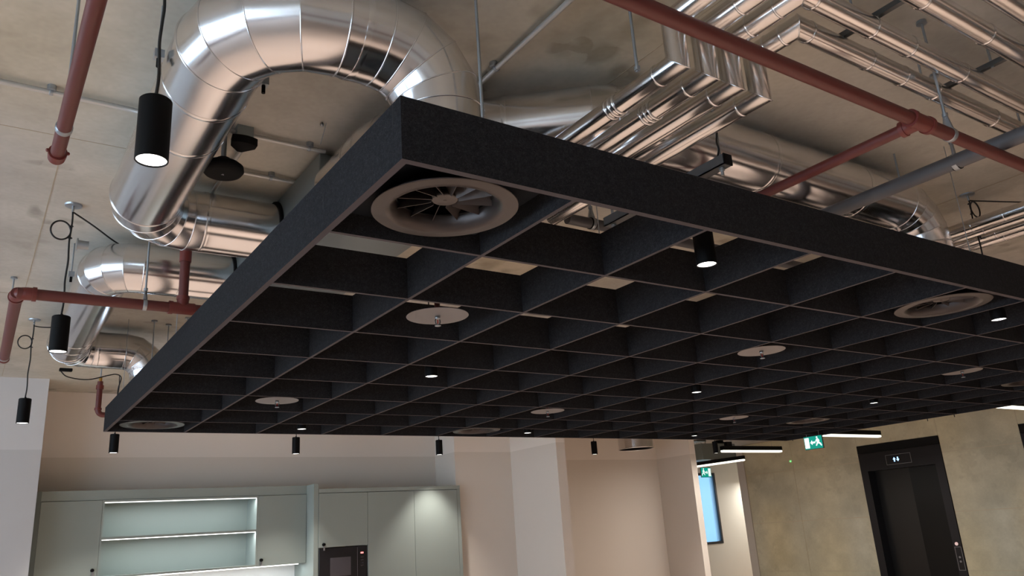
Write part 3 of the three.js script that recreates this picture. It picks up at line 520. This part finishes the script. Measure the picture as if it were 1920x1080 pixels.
{ const g = thing('base_cabinet', null, 'base cabinet with pale worktop below the wall cabinets', 'cabinet'); part('carcass', box(-0.235, 2.46, 0.1, 0.86, 7.36, KB), M.sage, g); part('worktop', rbox(-0.24, 2.461, 0.86, 0.9, 7.3, KB - 0.016, 0.004), M.worktop, g); part('plinth', box(-0.235, 2.46, 0, 0.1, 7.42, KB), M.sageDark, g); for (let k = 0; k < 4; k++) door(g, -0.235 + k * 0.674, -0.235 + (k + 1) * 0.674, 0.12, 0.85, 7.36); }
{ const g = thing('dividing_panel', null, 'tall sage dividing panel between wall cabinets and tall cabinets', 'panel'); part('board', box(2.462, 2.515, 0, 2.3, TF - 0.01, KB), M.sage, g); }
{ const g = thing('tall_cabinet', null, 'tall sage cabinet housing the black microwave', 'cabinet', 'tall kitchen cabinets'); part('carcass', join([box(2.518, 3.115, 1.6, 2.192, TF + 0.002, KB), box(2.518, 3.115, 0.1, 1.17, TF + 0.002, KB), box(2.518, 2.535, 1.17, 1.6, TF + 0.002, KB), box(3.1, 3.115, 1.17, 1.6, TF + 0.002, KB)]), M.sage, g); door(g, 2.518, 3.118, 1.59, 2.19, TF, [2.575, 1.625]); door(g, 2.518, 3.118, 0.12, 1.17, TF); }
for (const [a, b, l] of [[3.118, 3.735, 'tall sage cabinet with a plain door beside the microwave'], [3.735, 4.345, 'tall sage cabinet with a plain door against the pale wall']]) { const g = thing('tall_cabinet', null, l, 'cabinet', 'tall kitchen cabinets'); part('carcass', box(a + 0.002, b - 0.002, 0.1, 2.192, TF + 0.002, KB), M.sage, g); door(g, a, b, 0.12, 2.19, TF); }
{ const g = thing('filler_panel', null, 'flat sage filler strip above the tall cabinets', 'panel'); part('board', box(2.517, 4.392, 2.195, 2.24, TF - 0.018, KB), M.sage, g); part('end_scribe', box(4.347, 4.392, 0, 2.193, TF - 0.016, KB), M.sage, g); }
{
  const g = thing('microwave', P(2.818, 1.175, TF), 'built in black microwave with a small red clock', 'microwave');
  part('housing', rbox(-0.292, 0.292, 0, 0.41, -0.012, 0.42, 0.004), M.microBlack, g); part('window', box(-0.16, 0.09, 0.1, 0.3, -0.0145, -0.011), M.microGlass, g); part('display', box(0.21, 0.245, 0.325, 0.342, -0.0145, -0.011), M.ledRed, g);
  part('control_panel', box(0.17, 0.172, 0.01, 0.4, -0.0135, -0.011), M.line, g); for (let k = 0; k < 4; k++) for (const s of [0, 1]) part('button', box(0.212 + s * 0.02, 0.222 + s * 0.02, 0.19 + k * 0.03, 0.2 + k * 0.03, -0.0145, -0.011), M.microGlass, g);
}

// ================================================================ LIFTS
const font = await new FontLoader().loadAsync('fonts/droid/droid_sans_bold.typeface.json');
function lift(name, d0, d1, label) {                                   // d0 near jamb, d1 far jamb
  const g = structGroup(name, label), x = XR - 0.015, w = 0.165, head = 2.405, top = 2.955;
  part('jamb', box(x, XR + 0.4, 0, head, d0, d0 + w), M.liftFrame, g); part('jamb', box(x, XR + 0.4, 0, head, d1 - w, d1), M.liftFrame, g);
  part('header_panel', box(x, XR + 0.4, head, 2.78, d0, d1), M.liftFrame, g); part('top_panel', box(x, XR + 0.4, 2.785, top, d0, d1), std('#2c2e31', 0.2, { metalness: 0.8 }), g);
  const m = (d0 + d1) / 2; part('door_leaf', box(XR + 0.2, XR + 0.23, 0, head, d0 + w, m - 0.05), M.liftDoor, g); part('door_leaf', box(XR + 0.24, XR + 0.27, 0, head, m - 0.05, d1 - w), M.liftDark, g);
  const ind = (a, b, y0, y1, parent) => part('indicator_outline', join([box(x - 0.004, x, y0, y0 + 0.008, a, b), box(x - 0.004, x, y1 - 0.008, y1, a, b), box(x - 0.004, x, y0, y1, a, a + 0.008), box(x - 0.004, x, y0, y1, b - 0.008, b)]), M.line, parent);
  const i = part('indicator', box(x - 0.003, x, 2.49, 2.69, m - 0.27, m + 0.28), M.liftFrame, g); ind(m - 0.275, m + 0.285, 2.487, 2.693, i);
  for (const [s, up] of [[0.045, 1], [-0.035, -1]]) { const sh = new THREE.Shape(); const hgt = 0.045; sh.moveTo(-0.012, -hgt * up); sh.lineTo(0.012, -hgt * up); sh.lineTo(0.012, 0); sh.lineTo(0.032, 0); sh.lineTo(0, hgt * up); sh.lineTo(-0.032, 0); sh.lineTo(-0.012, 0); const e = new THREE.ExtrudeGeometry(sh, { depth: 0.003, bevelEnabled: false }); e.rotateY(-Math.PI / 2); e.translate(x - 0.003, 2.59, -(m + s + 0.05)); part('direction_arrow', e, M.arrowBlue, i); }
  const c = part('call_panel', box(x - 0.003, x, 0.37, 0.8, d0 + 0.02, d0 + 0.14), M.liftFrame, g); ind(d0 + 0.016, d0 + 0.144, 0.366, 0.804, c);
  part('call_button', rod(P(x - 0.008, 0.61, d0 + 0.08), P(x, 0.61, d0 + 0.08), 0.02, 18), M.line, c); part('call_button', rod(P(x - 0.008, 0.53, d0 + 0.08), P(x, 0.53, d0 + 0.08), 0.02, 18), M.line, c);
  part('key_switch', rod(P(x - 0.006, 0.86, d0 + 0.09), P(x, 0.86, d0 + 0.09), 0.032, 18), M.ringPink, g); part('lift_pit', box(XR + 0.3, XR + 0.42, 0, head, d0, d1), M.liftDark, g);
}
lift('door_1', 6.885, 8.72, 'black lift door with blue arrows above it');
lift('door_2', 3.5, 5.335, 'second black lift door cut by the right picture edge');
part('lift_side_infill', box(XR, XR + 0.4, 0, 2.955, 2.9, 3.5), M.concrete, scene.getObjectByName('wall_right'));

// ================================================================ STRIP LIGHTS, SIGNS AND SMALL CEILING THINGS
function strip(a, b, y, label, hang) {                                 // black linear pendant, light from below
  const mid = a.clone().add(b).multiplyScalar(0.5), len = a.distanceTo(b), alongX = Math.abs(a.x - b.x) > Math.abs(a.z - b.z), g = thing('strip_light', P(mid.x, y, -mid.z), label, 'strip light', 'black strip lights');
  const w = 0.075, L = len / 2, bx = (x0, x1, y0, y1, d0, d1, r) => alongX ? rbox(x0, x1, y0, y1, d0, d1, r) : rbox(d0, d1, y0, y1, x0, x1, r);
  part('housing', bx(-L, L, 0.03, 0.095, -w / 2, w / 2, 0.006), M.black, g); part('light_diffuser', bx(-L + 0.002, L - 0.002, 0, 0.034, -w / 2 + 0.003, w / 2 - 0.003, 0.012), M.tube, g);
  for (const s of [-0.7, 0.7]) part('suspension_wire', rod(alongX ? P(s * L, 0.09, 0) : P(0, 0.09, s * L), alongX ? P(s * L, H - y, 0) : P(0, H - y, s * L), 0.002, 6), M.galv, g);
  if (hang) part('driver_box', bx(-L + 0.1, -L + 0.22, 0.095, 0.16, -0.03, 0.03, 0.004), M.black, g);
  const l = new THREE.RectAreaLight(NEUTRAL, 135, alongX ? len : w, alongX ? w : len); l.position.copy(P(mid.x, y - 0.004, -mid.z)); l.rotation.x = -Math.PI / 2; scene.add(l);
}
strip(P(8.8, 0, 6.76), P(10.22, 0, 6.76), 2.6, 'black strip light at the corridor mouth just left of the concrete wall', true);
strip(P(8.62, 0, 4.93), P(10.12, 0, 4.93), 2.6, 'black strip light between the exit sign and the lift door');
strip(P(8.52, 0, 2.56), P(10.1, 0, 2.56), 2.6, 'strip light at the right picture edge above the second lift');
strip(P(10.83, 0, 8.05), P(10.83, 0, 9.55), 2.6, 'strip light slanting away inside the corridor');
strip(P(10.95, 0, 9.85), P(10.95, 0, 11.3), 2.62, 'farthest strip light deep in the corridor');
function exitSign(at, turn, flip, w, h, label) {
  const g = thing('exit_sign', at, label, 'exit sign', 'green exit signs'); g.rotation.y = turn;          // faces local +z
  part('housing', new RoundedBoxGeometry(w + 0.012, h + 0.012, 0.02, 2, 0.004).translate(0, 0, -0.011), M.frameDark, g);
  part('sign_panel', new THREE.BoxGeometry(w, h, 0.004), M.exitGreen, g);
  const f = flip ? -1 : 1, z = 0.0024, e = (sh, nm) => { const q = new THREE.ExtrudeGeometry(sh, { depth: 0.0015, bevelEnabled: false }); q.translate(0, 0, z); part(nm, q, M.exitWhite, g); };
  const S = pts => { const q = new THREE.Shape(); pts.forEach(([x, y], i) => { const X = x * w * f, Y = y * h; i ? q.lineTo(X, Y) : q.moveTo(X, Y); }); return q; };
  e(S([[-0.47, -0.42], [-0.22, -0.42], [-0.22, 0.42], [-0.47, 0.42]]), 'door_symbol');
  e(S([[-0.17, 0], [-0.05, 0.2], [-0.05, 0.07], [0.12, 0.07], [0.12, -0.07], [-0.05, -0.07], [-0.05, -0.2]]), 'arrow_symbol');
  e(S([[0.2, 0.26], [0.3, 0.3], [0.36, 0.12], [0.34, -0.02], [0.42, -0.1], [0.47, -0.32], [0.42, -0.34], [0.36, -0.18], [0.26, -0.1], [0.18, -0.3], [0.12, -0.28], [0.2, -0.04], [0.24, 0.1], [0.15, 0.02], [0.13, 0.08]]), 'running_figure');
  const c = new THREE.CylinderGeometry(0.075 * h, 0.075 * h, 0.0015, 16); c.rotateX(Math.PI / 2); c.translate(0.24 * w * f, 0.38 * h, z + 0.0007); part('figure_head', c, M.exitWhite, g);
  for (const s of [-0.35, 0.35]) part('suspension_wire', rod(new THREE.Vector3(s * w, h / 2, -0.01), new THREE.Vector3(s * w, H - at.y, -0.01), 0.002, 6), M.galv, g);
}
strip(P(17.65, 0, 12.3), P(17.65, 0, 13.5), 2.6, 'strip light round the corner at the end of the corridor');
exitSign(P(8.3, 2.492, 4.765), -Math.PI / 2, false, 0.27, 0.16, 'green exit sign with arrow left of the lift beside the strip light');
exitSign(P(12.0, 2.572, 10.07), 0, true, 0.29, 0.19, 'small green exit sign hanging in the corridor');
{ const g = thing('smoke_detector', P(13.9, H, 8.3), 'small dark detector on the ceiling above the lift door', 'detector'); part('base', new THREE.CylinderGeometry(0.09, 0.09, 0.05, 24).translate(0, -0.025, 0), M.blackMatt, g); part('sensor_head', new THREE.LatheGeometry([[0.0001, -0.14], [0.1, -0.13], [0.14, -0.09], [0.13, -0.05], [0.0001, -0.05]].map(a => new THREE.Vector2(...a)), 24), M.blackMatt, g); }
{ const g = thing('smoke_detector', P(13.6, H, 11.0), 'small dark detector on the ceiling left of the concrete wall joint', 'detector'); part('base', new THREE.CylinderGeometry(0.09, 0.09, 0.05, 24).translate(0, -0.025, 0), M.blackMatt, g); part('sensor_head', new THREE.LatheGeometry([[0.0001, -0.14], [0.1, -0.13], [0.14, -0.09], [0.13, -0.05], [0.0001, -0.05]].map(a => new THREE.Vector2(...a)), 24), M.blackMatt, g); }
for (const [x, d, label] of [[13.6, 8.75, 'ceiling channel with two rods above the left side of the lift'], [13.8, 5.9, 'ceiling channel with two rods above the right side of the lift']]) { const g = thing('channel_bracket', P(x, 0, d), label, 'bracket', 'ceiling channels near the lifts'); part('channel', box(-0.02, 0.02, 3.22, 3.26, -0.3, 0.3), M.frameDark, g); for (const s of [-0.25, 0.25]) part('threaded_rod', rod(P(0, 3.1, s), P(0, H, s), 0.008, 8), M.frameDark, g); }
{ const g = thing('cable_tray', P(9.95, 3.0, 9.6), 'galvanised cable tray under the corridor ceiling', 'cable tray'); part('tray', join([box(-0.45, 0.45, 0, 0.006, -1.1, 1.1), box(-0.45, -0.44, 0, 0.06, -1.1, 1.1), box(0.44, 0.45, 0, 0.06, -1.1, 1.1)]), M.galvSheet, g); for (const [x, d] of [[-0.4, -0.9], [0.4, -0.9], [-0.4, 0.9], [0.4, 0.9]]) part('threaded_rod', rod(P(x, -0.02, d), P(x, H - 3.0, d), 0.006, 8), M.galv, g); }
{ const g = thing('valve_unit', P(11.85, 2.78, 9.9), 'grey boxed ceiling unit with a red valve in the corridor', 'valve unit'); part('casing', rbox(-0.5, 0.5, 0, 0.32, -0.4, 0.4, 0.01), M.galvSheet, g); part('valve', rbox(-0.18, 0.2, -0.06, 0.002, -0.44, -0.3, 0.01), M.red, g); for (const [x, d] of [[-0.45, -0.35], [0.45, -0.35], [-0.45, 0.35], [0.45, 0.35]]) part('threaded_rod', rod(P(x, 0.3, d), P(x, H - 2.78, d), 0.006, 8), M.galv, g); }
{ const g = thing('indicator_lamp', P(XR - 0.012, 2.83, 10.5), 'tiny green indicator lamp on the concrete wall', 'indicator'); part('lamp', rod(P(-0.012, 0, 0), P(0.012, 0, 0), 0.02, 14), M.greenDot, g); }

scene.traverse(o => { if (o.isLight && o.castShadow === false && !o.isRectAreaLight) o.castShadow = true; });
renderer.render(scene, camera);
